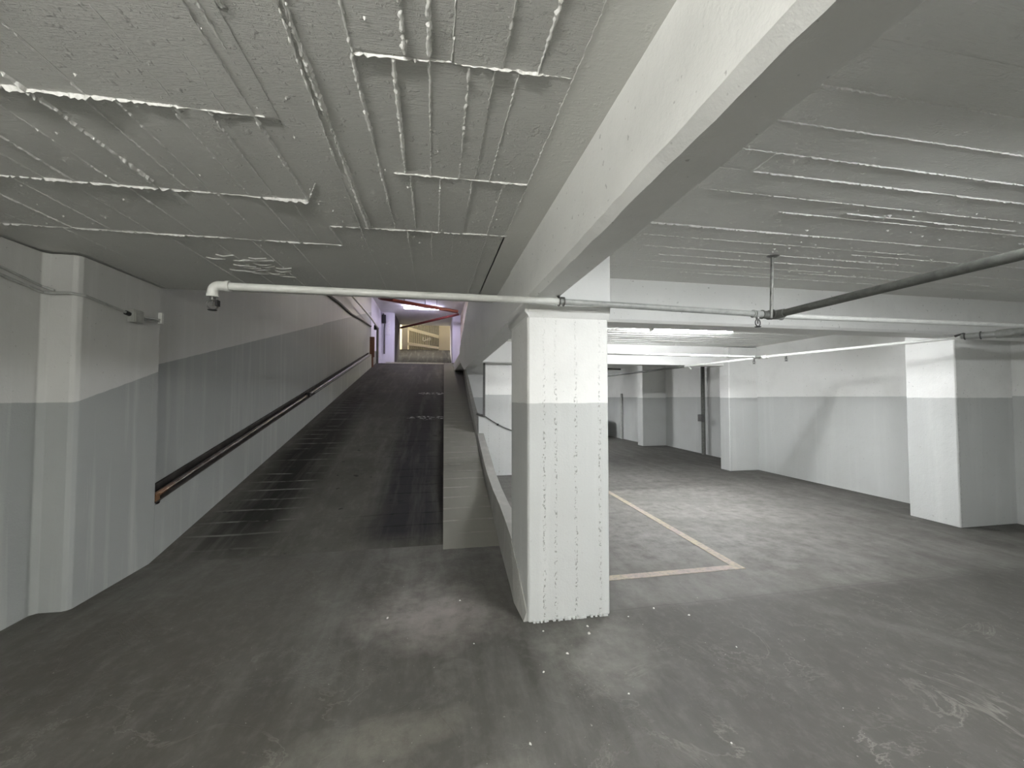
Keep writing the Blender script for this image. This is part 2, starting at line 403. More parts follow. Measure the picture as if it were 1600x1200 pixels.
boards = []; ridges = []
def row(y0, y1, xs, cross=True, strength=1.0, offs=None):
    for i in range(len(xs)-1):
        boards.append((xs[i], xs[i+1], y0, y1, offs[i] if offs else RND.choice((0, .002, .004, .006, .008))))
    for x in xs[1:-1]:
        s = strength*RND.choice((.35, .7, 1, 1.2))
        ridges.append(((x, max(y0, .3)), (x + RND.uniform(-.008, .008), y1), .018*(.55+.45*s), .0058*s))
row(-5.2, 1.26, [-.25, -.10, -.02, .055, .205, .33, .44], offs=[.004, .007, .002, .009, .001, .005])
row(1.26, 1.94, [-.25, -.13, -.02, .105, .185, .265, .44], offs=[.001, 0, .004, .007, .002, .004])
row(1.94, 2.61, [-.25, -.115, .025, .175, .33, .44], strength=.8)
row(2.61, 4.45, [-.62, -.45, -.31, -.17, -.02, .12, .335, .45], strength=.6)
row(-5.2, 2.61, [-.575, -.40, -.25], strength=1.3, offs=[.006, .001])
row(-5.2, 1.64, [-3.1, -2.4, -2.1, -1.8, -1.6, -1.365, -1.185, -.91, -.755, -.66, -.625, -.575], strength=1.0, offs=[.002, .004, .001, .005, .003, .006, .002, .007, .009, .0, .011])
row(1.64, 2.31, [-3.1, -2.3, -2.05, -1.83, -1.705, -1.53, -1.355, -1.215, -1.11, -.94, -.815, -.665, -.575], strength=.8)
row(2.31, 2.95, [-3.1, -2.4, -2.2, -1.98, -1.75, -1.5, -1.3, -1.1, -.9, -.75, -.62], strength=.5)
row(2.61, 2.95, [-.57, -.6], strength=.5) if False else None
row(2.95, 4.45, [-3.1, -2.5, -2.25, -2.0, -1.7, -1.45, -1.2, -.95, -.62], strength=.45)
boards.append((-.57, -.62+.0, 2.31, 2.95, .002)) if False else None
b = MB(); b.box(.44, .70, -5.2, 4.45, CEIL - .001, CEIL + .12); struct(b.build('ceiling_strip', M['ceil_smooth']))
boards.append((-.62, -.575, 2.31, 2.95, .003)); boards.append((-.62, -.575, 2.61, 4.45, .003)) if False else None; boards.append((-.575, -.25, 2.609, 2.62, .001))
for (p, q, w, h) in [((-.25,1.28),(.05,1.26),.016,.013), ((.05,1.26),(.44,1.25),.013,.009), ((-.19,1.945),(.45,1.93),.009,.006), ((-.63,2.63),(.46,2.58),.009,.006),
                     ((-2.5,1.64),(-1.18,1.64),.016,.011), ((-1.18,1.64),(-.6,1.64),.016,.013), ((-2.6,2.31),(-1.3,2.31),.012,.008), ((-1.3,2.315),(-.655,2.31),.02,.012),
                     ((-2.7,2.96),(-1.3,2.955),.011,.007), ((-1.3,2.955),(-.62,2.95),.009,.006), ((-.635,2.64),(-.615,2.95),.008,.006),
                     ((-.575,.3),(-.565,1.2),.022,.008), ((-.40,.5),(-.39,2.61),.018,.006), ((-.255,1.28),(-.24,2.6),.018,.006), ((-.25,.4),(-.25,1.28),.028,.012), ((.44,.5),(.45,2.5),.010,.005), ((-.66,2.31),(-.57,2.1),.006,.003), ((-1.37,1.56),(-1.34,2.24),.018,.011), ((-.45,2.61),(-.40,.5),.012,.008)]:
    ridges.append((p, q, w, h))
def scabs(b):
    # blistered patch of paint and small drips hanging from the slab
    for i in range(130):
        x = RND.uniform(-2.3, .4); y = RND.uniform(.6, 3.6); r = RND.uniform(.002, .006)
        c = Vector((x, y, CEIL - .006)); k = 6
        vs = [c + Vector((math.cos(a*math.tau/k)*r, math.sin(a*math.tau/k)*r*1.3, .003)) for a in range(k)] + [c - Vector((0, 0, r*.9))]
        b.add(vs, [(a, (a+1) % k, k) for a in range(k)], 1)
    for i in range(26):
        x = -1.45 + RND.uniform(-.22, .22); y = 3.55 + RND.uniform(-.25, .25)
        b.tube([(x, y, CEIL-.006), (x+.05, y+RND.uniform(-.02, .02), CEIL-.013), (x+.12, y+RND.uniform(-.03, .03), CEIL-.006)], .004, 5, 1)
board_ceiling('ceiling_left', boards, ridges, M['ceil_left'], CEIL, scabs)

boards = []; ridges = []
ys = [-5.2, .2, .4, .58, .76, .94, 1.12, 1.30, 1.475, 1.62, 1.80, 1.955, 2.21, 2.38, 2.56, 2.70, 2.84, 2.98, 3.12, 3.34, 3.6]
for i in range(len(ys)-1): boards.append((.70, 7.6, ys[i], ys[i+1], RND.choice((0, .002, .004, .006))))
for (x0, x1, y, w, h) in [(.8,4,1.12,.012,.008), (.8,4.5,1.30,.012,.008), (.9,4.6,1.475,.010,.006), (1.44,5,1.62,.012,.008), (1.3,5,1.80,.009,.005), (1.9,5.2,1.955,.009,.006), (2.3,3.6,1.90,.01,.008),
                          (.9,2.6,2.215,.020,.010), (2.6,3.75,2.21,.016,.009), (3.9,5.4,2.06,.014,.01), (1.3,3.6,2.38,.009,.006), (1.4,3.6,2.56,.009,.007), (3.0,5.5,2.45,.012,.008), (1.6,5.5,2.70,.009,.006), (1.5,3.2,2.84,.009,.006), (3.0,5.8,2.9,.009,.006), (2,5.8,3.05,.008,.006)]:
    ridges.append(((x0, y), (x1, y + RND.uniform(-.01, .01)), w*.7, h*.55))
ridges.append(((1.44, 1.63), (1.44, 1.475), .01, .005))
def scabs2(b):
    for i in range(90):
        x = RND.uniform(2.2, 5.4); y = RND.uniform(1.6, 2.9); r = RND.uniform(.003, .009)
        c = Vector((x, y, CEIL - .004)); k = 6
        vs = [c + Vector((math.cos(a*math.tau/k)*r*2, math.sin(a*math.tau/k)*r, .003)) for a in range(k)] + [c - Vector((0, 0, r))]
        b.add(vs, [(a, (a+1) % k, k) for a in range(k)], 1)
board_ceiling('ceiling_right', boards, ridges, M['ceil_right'], CEIL, scabs2)
boards = []; ridges = []
for i in range(20):
    boards.append((.80, 7.6, 3.6 + i*.21, 3.6 + (i+1)*.21, RND.choice((0, .003, .006))))
    ridges.append(((1, 3.6 + i*.21), (6.4, 3.6 + i*.21), .01, .006))
boards.append((.80, 7.6, 7.8, 19.3, .0))
board_ceiling('ceiling_far', boards, ridges, M['ceil_right'], CEIL + .02)
b = MB(); b.box(-3.1, 3.0, 4.45, 26.2, 6.05, 6.3); struct(b.build('ceiling_upper', M['white']))
# upper floor slab above the right bay, seen at its edge only
b = MB(); b.box(.82, 7.6, 4.45, 19.2, 2.72, 2.95); struct(b.build('floor_upper', M['white']))
b = MB(); b.box(1.42, 1.6, 8.0, 22.6, 2.95, 6.06); struct(b.build('wall_upper_right', M['beige']))

# ------------------------------------------------------------------ pillars and beams
b = MB()
def column_mesh(b, x0, x1, y0, y1, z0, z1, c=.012):
    b.prism([(x0+c,y0), (x1-c,y0), (x1,y0+c), (x1,y1-c), (x1-c,y1), (x0+c,y1), (x0,y1-c), (x0,y0+c)], z0, z1, 'z')
t = thing('concrete_pillar', 'large square concrete pillar in the foreground, white above and grey below, with rows of pits', 'pillar', (.92, 3.03, 0))
column_mesh(b, .625, 1.213, 2.712, 3.31, 0, 2.07, .014)
o = b.build('shaft', M['pillar'], t, bevel=.006)
b = MB()
# head block with a chamfered lower edge
prof = [(.0, 2.052), (.032, 2.09), (.032, CEIL)]
b.prism([(2.712,2.05), (2.682,2.088), (2.682,CEIL+.01), (3.34,CEIL+.01), (3.34,2.05)], .623, 1.216, 'x')
b.prism([(.63,2.05), (.602,2.088), (.602,2.15), (.63,2.20)], 2.69, 3.34, 'y')
b.build('pillar_head', M['white'], t, bevel=.004)
# spalled chips around the foot of the pillar
b = MB()
for i in range(26):
    x = RND.uniform(.66, 1.18); s = RND.uniform(.005, .012)
    b.box(x-s, x+s, 2.700-RND.uniform(0, .006), 2.72, 0, RND.uniform(.006, .02))
b.build('chipped_foot', M['pillar'], t)

def rough_beam(b, x0, x1, y0, y1, zt, zb, ch=.033, step=.07):
    """beam along Y with a ragged chamfer on its lower left edge"""
    n = int((y1-y0)/step); vs = []; fs = []
    for i in range(n+1):
        y = y0 + (y1-y0)*i/n; j = lambda a: RND.uniform(-a, a)
        e = .004*math.sin(y*2.3)
        vs += [(x0, y, zt), (x0, y, zb+.030+j(.003)+e), (x0+ch+j(.003), y, zb+j(.002)+e*.3), (x1, y, zb), (x1, y, zt)]
    for i in range(n):
        o = 5*i
        for k in range(5): fs.append((o+k, o+(k+1)%5, o+5+(k+1)%5, o+5+k))
    fs += [(0,1,2,3,4), tuple(5*n+k for k in range(5))]
    b.add(vs, fs)
b = MB(); rough_beam(b, .623, .804, -5.2, 2.68, CEIL+.02, 2.164)
tag(b.build('ceiling_beam', M['white'], bevel=0), 'long white ceiling beam with a chamfered edge running from overhead to the foreground pillar', 'beam')
# continuation beyond the pillar: deep beam edge of the upper floor
b = MB(); b.prism([(3.34,2.165), (8.75,2.10), (9.4,2.22), (10.5,2.5), (10.3,2.75), (7.6,3.35), (4.45,4.1), (4.45,CEIL), (3.34,CEIL)], .63, .82, 'x')
tag(b.build('edge_beam', M['white']), 'deep white beam edge beside the ramp, behind the foreground pillar', 'beam')
b = MB(); b.prism([(3.35,2.165), (3.33,2.19), (3.33,CEIL+.03), (3.58,CEIL+.03), (3.58,2.16)], .804, 6.85, 'x')
tag(b.build('cross_beam', M['white'], bevel=.004), 'white cross beam spanning the right bay behind the sprinkler pipes', 'beam')
b = MB(); b.box(.82, 7.1, 7.6, 7.88, 2.17, CEIL+.03)
tag(b.build('cross_beam', M['white'], bevel=.004), 'second cross beam farther back, brightly lit beyond the tube light', 'beam')
# three wall columns on the right
def wall_column(x0, x1, y0, y1, label):
    b = MB(); column_mesh(b, x0, x1, y0, y1, 0, CEIL, .012)
    return tag(b.build('wall_column', M['column'], bevel=.005), label, 'column')
wall_column(5.98, 6.86, 3.72, 4.24, 'nearest two-tone wall column at the right edge, with a shadowed front')
wall_column(5.98, 6.75, 7.46, 7.75, 'middle two-tone wall column at the end of the plain right wall')
wall_column(6.40, 7.3, 11.8, 12.14, 'farthest narrow wall column, beside the dark car')
# short cross wall seen through the opening left of the pillar
b = MB(); b.box(.965, 2.45, 7.88, 8.1, 0, CEIL+.02); b.box(.85, .965, 7.88, 8.1, 0, 1.135); struct(b.build('wall_cross', wall_paint('painted_cross_wall', 1.56, stripes=(1.04, 1.25), pit=.5)))

# dark strips on the end of that wall, its shaded edge put in as colour
t = thing('shaded_wall_edge', 'thin dark strips for the shaded wall end at the small opening left of the pillar', 'frame', (.95, 7.86, 1.15))
b = MB(); b.box(.935, .972, 7.84, 7.90, 1.13, 2.24); b.build('post', M['dark'], t)
b = MB(); b.tube([(.955, 7.86, 2.225), (.89, 7.9, 2.23), (.83, 7.95, 2.20)], .016, 8); b.build('top_bar', M['dark'], t)
b = MB(); b.tube([(.955, 7.86, 1.155), (.89, 7.88, 1.165), (.82, 7.92, 1.19)], .022, 8); b.build('bottom_bar', M['dark'], t)
t = thing('wall_cable', 'dark cable sagging across the white wall left of the pillar', 'cable', (1.2, 7.86, .98))
b = MB(); pts = []
for i in range(13):
    k = i/12; pts.append((.97 + .62*k, 7.862, 1.145 - .31*k - .035*math.sin(math.pi*k)))
b.tube(pts, .009, 8); b.build('cable', M['dark'], t, True)
b = MB(); b.box(1.20, 1.235, 7.845, 7.885, .965, 1.0); b.build('clip', M['black'], t)

# ------------------------------------------------------------------ parking bay lines
b = MB(); b.box(1.225, 2.70, 3.20, 3.285, 0, .004); 
tag(b.build('bay_line', M['line']), 'worn cream line across the front of the parking bay, right of the pillar foot', 'floor marking')
b = MB(); b.prism([(2.61,3.287), (2.70,3.287), (2.79,6.5), (2.715,6.5)], 0, .004, 'z')
tag(b.build('bay_line', M['line']), 'worn pinkish line along the right side of the parking bay, running away', 'floor marking')

# ------------------------------------------------------------------ sprinkler pipes
PZ = 2.128
def sprinkler(parent, x, y, z, ang=0.3):
    """fitting, frame arms, deflector hanging below a pipe; returns its root part"""
    b = MB(); b.tube([(x,y,z), (x,y,z-.022)], .014, 10)
    s = b.build('sprinkler_head', M['steel'], parent, True)
    b = MB(); b.torus((x, y, z-.048), (math.sin(ang), -math.cos(ang), 0), .026, .0045, n=20, seg=6)
    b.tube([(x, y, z-.022), (x, y, z-.055)], .005, 6)
    f = b.build('frame_arms', M['dark'], parent, True); f.parent = s; f.matrix_parent_inverse = Matrix.Identity(4)
    b = MB(); b.tube([(x, y, z-.076), (x, y, z-.080)], [.024, .020], 14)
    d = b.build('deflector', M['black'], parent, True); d.parent = s; d.matrix_parent_inverse = Matrix.Identity(4)
    return s
t = thing('sprinkler_pipe', 'long white sprinkler pipe crossing in front of the pillar head, elbow at its left end', 'pipe', (.6, 2.55, PZ))
b = MB(); b.tube([(-1.17,2.55,PZ), (.80,2.55,PZ)], .0215, 18); b.build('pipe_run', M['pipe'], t, True)
b = MB(); b.tube([(.80,2.55,PZ), (1.6,2.60,PZ), (2.36,2.655,PZ)], .0205, 18); b.build('pipe_run', M['pipe_grey'], t, True)['label'] = 'greyer right half of the pipe'
b = MB()
arc = [(-1.15,2.55,PZ)] + [(-1.185 - .035*math.sin(a), 2.55, PZ - .035 + .035*math.cos(a)) for a in [i*math.pi/12 for i in range(7)]] + [(-1.22,2.55,PZ-.06)]
b.tube(arc, .027, 16); b.tube([(-1.155,2.55,PZ), (-1.135,2.55,PZ)], .031, 16); b.tube([(-1.22,2.55,PZ-.045), (-1.22,2.55,PZ-.063)], .030, 16)
b.build('elbow', M['pipe'], t, True)
s = sprinkler(t, -1.22, 2.55, PZ-.06, .5)
b = MB(); b.box(-1.203, -1.188, 2.535, 2.565, PZ-.115, PZ-.082); k = b.build('bulb_holder', M['black'], s)
k.matrix_parent_inverse = Matrix.Translation(t.location).inverted(); k.matrix_parent_inverse = Matrix.Identity(4)
# clamp under the beam
t2 = thing('pipe_clamp', 'small steel clamp holding the white pipe below the beam end', 'clamp', (.81, 2.55, 2.16))
for x in (.80, .83):
    b = MB(); b.torus((x,2.551,PZ), (1,.05,0), .027, .005, n=20, seg=6); b.build('ring', M['steel'], t2, True)
b = MB(); b.tube([(.815,2.55,PZ+.025), (.79,2.56,2.164)], .006, 8); b.tube([(.79,2.53,PZ+.022), (.84,2.575,PZ+.03)], .007, 8); b.build('bolt', M['dark'], t2, True)
# pipe along Y toward the camera
t = thing('feed_pipe', 'thick dark pipe coming overhead from the right to the tee by the hanger rod', 'pipe', (2.54, 2.64, PZ))
b = MB(); b.tube([(2.545,2.62,PZ), (2.55,-3.0,PZ+.02)], .026, 18); b.build('pipe_run', M['pipe_dark'], t, True)  # dark colour carries the shade on this pipe's unlit side
b = MB(); b.tube([(2.545,2.58,PZ), (2.53,2.66,PZ), (2.50,2.672,PZ), (2.42,2.665,PZ)], [.031,.034,.031,.028], 16); b.torus((2.43,2.665,PZ), (1,.05,0), .029, .006, n=18, seg=6); b.torus((2.495,2.67,PZ), (1,.05,0), .031, .006, n=18, seg=6)
b.build('tee_fitting', M['pipe_dark'], t, True)
b = MB(); b.tube([(2.36,2.655,PZ), (2.43,2.664,PZ)], .027, 16); b.torus((2.345,2.655,PZ), (1,.05,0), .026, .005, n=18, seg=6); b.build('coupling', M['pipe_grey'], t, True)
sprinkler(t, 2.385, 2.657, PZ-.018, .2)
# hanger rod
t = thing('hanger_rod', 'steel hanger rod from the ceiling down to the pipe tee', 'hanger', (2.47, 2.58, CEIL))
b = MB(); b.tube([(2.455,2.585,CEIL-.012), (2.49,2.645,PZ-.03)], .011, 10); b.build('rod', plain('galvanised_rod', (.38,.38,.36), .5, .3, .3, .3), t, True)
b = MB(); b.tube([(2.455,2.583,CEIL), (2.455,2.585,CEIL-.012)], [.048, .03], 16); b.build('ceiling_plate', M['steel'], t, True)
b = MB(); b.torus((2.50,2.65,PZ), (1,.1,0), .034, .006, n=20, seg=6); b.build('pipe_ring', M['steel'], t, True)
# continuation of the X pipe to the right
t = thing('sprinkler_pipe', 'white pipe running right from the hanger rod tee, before the cross beam', 'pipe', (3.5, 2.68, PZ))
b = MB(); b.tube([(2.56,2.692,PZ), (4.9,2.66,PZ), (6.84,2.64,PZ)], .020, 16); b.build('pipe_run', M['pipe'], t, True)
b = MB(); b.tube([(2.54,2.692,PZ), (2.63,2.692,PZ)], .027, 16); b.torus((2.63,2.692,PZ), (1,0,0), .026, .005, n=18, seg=6); b.build('socket', M['pipe_grey'], t, True)
# Y pipe further right, running away along the wall
t = thing('branch_pipe', 'slim white pipe running away along the right wall to the far bay', 'pipe', (5.0, 5.4, PZ))
b = MB(); b.tube([(5.33,3.26,PZ-.005), (4.99,5.48,PZ), (4.965,7.35,PZ)], .0185, 14); b.build('pipe_run', M['pipe'], t, True)
b = MB(); b.tube([(4.965,7.35,PZ), (4.90,12.5,PZ), (4.85,18.9,PZ)], .02, 12); b.build('pipe_run', M['pipe_dark'], t, True)['label'] = 'darker far length of the pipe'
b = MB(); b.tube([(4.965,7.28,PZ), (4.965,7.42,PZ)], .03, 12); b.tube([(4.95,7.33,PZ), (5.03,7.33,PZ-.06)], .014, 8); b.build('coupling', M['pipe'], t, True)
b = MB(); b.tube([(5.0,5.40,PZ), (4.985,5.58,PZ)], .028, 14); b.torus((5.0,5.42,PZ), (0,1,0), .03, .006, n=16, seg=6); b.torus((4.985,5.56,PZ), (0,1,0), .03, .006, n=16, seg=6); b.build('tee_fitting', M['pipe'], t, True)
sprinkler(t, 4.96, 5.62, PZ-.012, .3); sprinkler(t, 5.06, 5.12, PZ-.012, .3)
t = thing('valve_pipe', 'grey pipe with bulky couplings and a tee in front of the nearest wall column', 'pipe', (5.45, 3.1, PZ))
b = MB(); b.tube([(5.33,3.26,PZ), (5.36,3.2,PZ), (5.42,3.12,PZ), (5.46,3.06,PZ)], [.024,.030,.033,.033], 16); b.build('coupling', M['pipe_grey'], t, True)
b = MB(); b.tube([(5.46,3.06,PZ), (5.47,3.0,PZ), (5.48,2.9,PZ+.006), (5.5,2.2,PZ+.02), (5.52,.5,PZ+.03)], [.04,.044,.032,.028,.028], 16); b.build('tee_fitting', M['pipe_grey'], t, True)
b = MB(); b.tube([(5.48,3.02,PZ-.012), (5.75,2.94,PZ-.02), (6.84,2.9,PZ-.02)], [.03,.024,.024], 14); b.build('side_branch', M['pipe_grey'], t, True)
b = MB(); b.torus((5.40,3.145,PZ), (.4,-1,0), .036, .006, n=18, seg=6); b.build('clamp', M['dark'], t, True)
b = MB(); b.torus((5.34,3.235,PZ), (.4,-1,0), .03, .006, n=18, seg=6); b.tube([(5.30,3.29,PZ+.01), (5.36,3.25,PZ+.03)], .012, 8); b.build('clamp', M['dark'], t, True)
# X pipe of the next bay
t = thing('sprinkler_pipe', 'thin white cross pipe below the bright second beam', 'pipe', (3.5, 5.43, PZ))
b = MB(); b.tube([(1.2,5.40,PZ), (4.95,5.49,PZ)], .0175, 14); b.build('pipe_run', M['pipe'], t, True)
b = MB(); b.tube([(4.84,5.487,PZ), (4.95,5.49,PZ)], .025, 14); b.build('socket', M['pipe_grey'], t, True)
t = thing('sprinkler_pipe', 'dark pipe under the ceiling of the farthest bay, crossing to the far column', 'pipe', (4, 10.2, 2.3))
b = MB(); b.tube([(2.4,10.0,2.3), (4.9,10.2,2.26)], .022, 10); b.build('pipe_run', M['pipe_dark'], t, True)
for (x, y) in ((2.9, 10.04), (4.3, 10.152)):
    b = MB(); b.tube([(x,y,2.27), (x,y,2.575)], .008, 6); b.build('hanger', M['steel'], t)

# ------------------------------------------------------------------ lamps (fluorescent battens)
def batten(name, loc, length, axis, tube_mat, label, ntubes=2, drop=.0, wings=False):
    x, y, z = loc
    t = thing(name, label, 'lamp', loc)
    def B(a0, a1, w0, w1, z0, z1):
        return (x+a0, x+a1, y+w0, y+w1, z0, z1) if axis == 'x' else (x+w0, x+w1, y+a0, y+a1, z0, z1)
    h = length/2
    b = MB(); b.box(*B(-h, h, -.04, .04, z+.028, z+.075)); b.build('housing', M['lamp_body'], t, bevel=.004)
    if wings:  # added wings that keep the lamp's light off the ceiling
        for sg in (-1, 1):
            b = MB()
            q = [(sg*.04, z+.034), (sg*.15, z+.008), (sg*.15, z+.004), (sg*.04, z+.030)]
            b.prism([((y if axis == 'x' else x) + p[0], p[1]) for p in q], (x if axis == 'x' else y)-h, (x if axis == 'x' else y)+h, 'x' if axis == 'x' else 'y')
            b.build('shade_wing', M['lamp_body'], t)
    for s in (-h+.01, h-.03):
        b = MB(); b.box(*B(s, s+.02, -.05, .05, z-.02, z+.03)); b.build('end_cap', M['lamp_body'], t)
    cz = 6.055 if z > 4 else (2.575 if y > 3.6 else CEIL + .005)
    if True:
        for s in (-h*.6, h*.6):
            p = (x+s, y) if axis == 'x' else (x, y+s)
            b = MB(); b.tube([(*p, z+.07), (*p, cz)], .006, 6); b.build('suspension', M['steel'], t)
    for k in range(ntubes):
        w = 0 if ntubes == 1 else (-.03, .03)[k]
        b = MB()
        p = [(x-h+.03, y+w, z), (x+h-.03, y+w, z)] if axis == 'x' else [(x+w, y-h+.03, z), (x+w, y+h-.03, z)]
        b.tube(p, .015, 10); b.build('tube', tube_mat, t, True)
    return t
batten('tube_light', (-.95, -1.15, 2.31), 1.2, 'x', M['tube_near'], 'fluorescent batten hung overhead in the left bay, just out of the picture', 2, .1)
batten('tube_light', (2.5, .4, 2.45), 1.2, 'x', M['tube_right'], 'fluorescent batten overhead in the right bay, just out of the picture', 2, 0, True)
batten('tube_light', (3.65, 5.28, 2.465), 1.3, 'x', M['tube_far'], 'lit fluorescent batten under the ceiling behind the white cross beam', 2)
batten('tube_light', (-.9, 9.0, 5.93), 1.3, 'x', glow('added_ramp_tube', (1,.98,.95), 26), 'added unseen batten high above the ramp, brightening the ramp wall', 2)  # lamp added out of sight to brighten the ramp and its wall
batten('tube_light', (3.6, 13.4, 2.45), 1.3, 'x', M['tube_far'], 'fluorescent batten in the farthest bay, hidden behind the cross beams', 2)
batten('tube_light', (1.05, 16.5, 5.93), 1.2, 'y', glow('added_warm_tube', (1,.92,.76), 90), 'added unseen warm tube lamp, brightening the beige wall by the stair railing', 2)  # warm lamp put in only to brighten the beige wall
batten('tube_light', (-.6, 20.9, 5.95), 1.8, 'x', M['tube_violet'], 'violet-white fluorescent lamp on the ceiling at the top of the ramp', 2)

# ------------------------------------------------------------------ handrail on the ledge of the ramp wall
def lz(y): return .525 + .2069*(y-4.36)
t = thing('wall_handrail', 'rusty steel handrail lying along the sloping ledge of the left ramp wall', 'handrail', (-2.58, 4.5, lz(4.5)))
b = MB(); b.tube([(-2.575, y, lz(y)+.034) for y in [4.40 + i*.5 for i in range(27)]], .026, 14); b.build('rail', M['rust'], t, True)
b = MB(); b.prism([(4.37, lz(4.37)), (17.6, lz(17.6)), (17.6, lz(17.6)+.012), (4.37, lz(4.37)+.012)], -2.678, -2.515, 'x'); b.build('bed_strip', M['soot_shade'], t)  # dark strip and back band: soot and the rail's shade as colour
b = MB()
b.prism([(4.375, lz(4.37)), (17.6, lz(17.6)), (17.6, lz(17.6)+.085), (4.375, lz(4.37)+.085)], -2.678, -2.65, 'x'); b.build('dark_back_band', M['soot_shade'], t)
b = MB(); b.box(-2.67, -2.52, 4.37, 4.43, lz(4.4)-.02, lz(4.4)+.075); b.build('end_socket', plain('orange_rust', (.17,.085,.035), .75), t)
b = MB(); y = 9.1; b.box(-2.60, -2.515, y, y+.12, lz(y)+.02, lz(y)+.10); b.build('bracket', M['black'], t)
b = MB(); y = 17.55; b.box(-2.60, -2.42, y, y+.12, lz(y)-.08, lz(y)+.75); b.tube([(-2.5,y+.05,lz(y)-.5), (-2.5,y+.05,lz(y)-.05)], .05, 8); b.build('end_bracket', plain('rusty_red_bracket', (.16,.07,.05), .7), t)

# ------------------------------------------------------------------ conduits and junction box on the left wall
t = thing('wall_conduit', 'upper of two thin grey conduits on the near left wall, joining the lower one', 'conduit', (-2.72, 3.2, 2.33))
b = MB(); b.tube([(-2.72,1.0,2.40), (-2.72,2.6,2.37), (-2.72,3.16,2.335), (-2.715,3.42,2.285), (-2.66,3.452,2.265)], .009, 8); b.build('conduit_run', M['pipe_grey'], t, True)
t = thing('wall_conduit', 'lower grey conduit bending around the left corner to the junction box', 'conduit', (-2.6, 3.5, 2.25))
b = MB(); b.tube([(-2.72,1.0,2.31), (-2.72,2.6,2.31), (-2.72,3.16,2.285), (-2.72,3.44,2.245), (-2.66,3.452,2.245), (-2.56,3.45,2.25), (-2.507,3.50,2.245), (-2.507,3.93,2.205)], .011, 8); b.build('conduit_run', M['pipe_grey'], t, True)
t = thing('junction_box', 'small square grey junction box on the left wall', 'junction box', (-2.5, 4.0, 2.2))
b = MB(); b.box(-2.52, -2.47, 3.945, 4.055, 2.135, 2.245); b.build('case', M['box'], t, bevel=.004)
b = MB(); b.box(-2.47, -2.462, 3.95, 4.05, 2.14, 2.24); b.build('lid', M['box'], t, bevel=.003)
b = MB(); b.tube([(-2.507,3.90,2.205), (-2.507,3.945,2.20)], .018, 10); b.build('gland', M['black'], t, True)
t = thing('wall_conduit', 'short conduit from the junction box to the end of the left wall', 'conduit', (-2.51, 4.2, 2.2))
b = MB(); b.tube([(-2.507,4.055,2.20), (-2.507,4.2,2.21), (-2.507,4.35,2.225)], .009, 8); b.tube([(-2.507,4.055,2.18), (-2.507,4.2,2.192), (-2.507,4.35,2.207)], .006, 8); b.build('conduit_run', M['pipe_grey'], t, True)
b = MB(); b.box(-2.52, -2.49, 4.33, 4.36, 2.19, 2.29); b.build('end_clip', M['pipe'], t)

# ------------------------------------------------------------------ top of the ramp
b = MB(); b.box(-3.1, -2.09, 22.6, 22.8, 2.8, 6.06); b.box(-3.1, -2.76, 19.0, 22.6, 2.8, 6.06)
struct(b.build('wall_upper_left', M['lav']))
b = MB(); b.box(1.0, 1.7, 22.6, 26.2, 2.8, 6.06); struct(b.build('wall_upper_pier', M['lav']))
b = MB(); b.box(-3.1, -2.09, 22.8, 26.2, 2.8, 6.06); struct(b.build('wall_upper_passage', plain('dark_passage', (.06,.056,.07), .7)))  # passage side given a much darker colour than the pier
K = 22.5/18.85
def up(x, z): return (x*K, 22.52, 1.5 + (z-1.5)*K)
t = thing('standing_pipe', 'dark drain pipe left of the ramp crest, with a pale sloping upper length', 'pipe', (-2.62, 18.7, 3.1))
b = MB(); b.tube([(-2.45,18.75,3.0), (-2.45,18.75,4.58)], .05, 10); b.build('downpipe', M['dark'], t, True)
b = MB(); b.tube([(-2.45,18.75,4.58), (-2.50,17.0,4.72), (-2.56,13.0,4.72)], .035, 10); b.build('sloping_pipe', M['pipe'], t, True)
b = MB(); b.box(-2.58,-2.46,18.55,18.75,4.48,4.66); b.build('bracket', M['black'], t)
t = thing('wall_cable', 'dark cable loop running up the left wall toward the ramp crest', 'cable', (-2.68, 14, 4.6))
b = MB(); b.tube([(-2.73,11.2,4.18), (-2.73,12.7,4.27), (-2.73,14.4,4.30), (-2.73,16.2,4.46), (-2.73,18.7,4.64)], .04, 8); b.build('cable', M['dark'], t, True)
t = thing('pier_pipe', 'slim dark pipe on the violet-lit pier at the left of the ramp crest', 'pipe', up(-2.17, 3.4))
b = MB(); b.tube([up(-2.17,3.45), up(-2.17,4.6), up(-2.15,4.9), up(-2.22,5.25)], .04, 8); b.build('pipe_run', M['dark'], t, True)
b = MB(); q = up(-2.2, 5.0); b.box(q[0]-.1, q[0]+.1, 22.44, 22.6, q[2]-.22, q[2]+.22); b.build('valve_box', M['black'], t)
b = MB(); p = up(-2.08, 4.3); q = up(-1.93, 4.98); b.box(p[0], q[0], 22.57, 22.6, p[2], q[2])
tag(b.build('notice_sheet', M['sign']), 'blank white notice sheet on the pier at the ramp crest', 'notice')
t = thing('red_pipe', 'dark red pipe crossing below the ceiling at the ramp crest', 'pipe', (-.7, 18.7, 5.7))
b = MB(); b.tube([(-2.3,18.2,5.78), (1.05,18.6,5.40)], .075, 10); b.build('pipe_run', M['red'], t, True)
b = MB(); b.box(-2.35,-1.75,17.9,18.2,5.72,6.0); b.build('valve_housing', M['red'], t)
for (x, z) in ((-1.3, 5.66), (-.4, 5.56), (.1, 5.5)):
    b = MB(); b.tube([(x,18.45,z), (x,18.45,6.05)], .012, 6); b.build('hanger', M['dark'], t)
b = MB(); b.tube([(1.2,20.9,5.75), (-2.0,25.6,5.75)], .06, 10)
tag(b.build('red_pipe', M['red']), 'pinkish red pipe slanting away under the violet-lit ceiling', 'pipe')
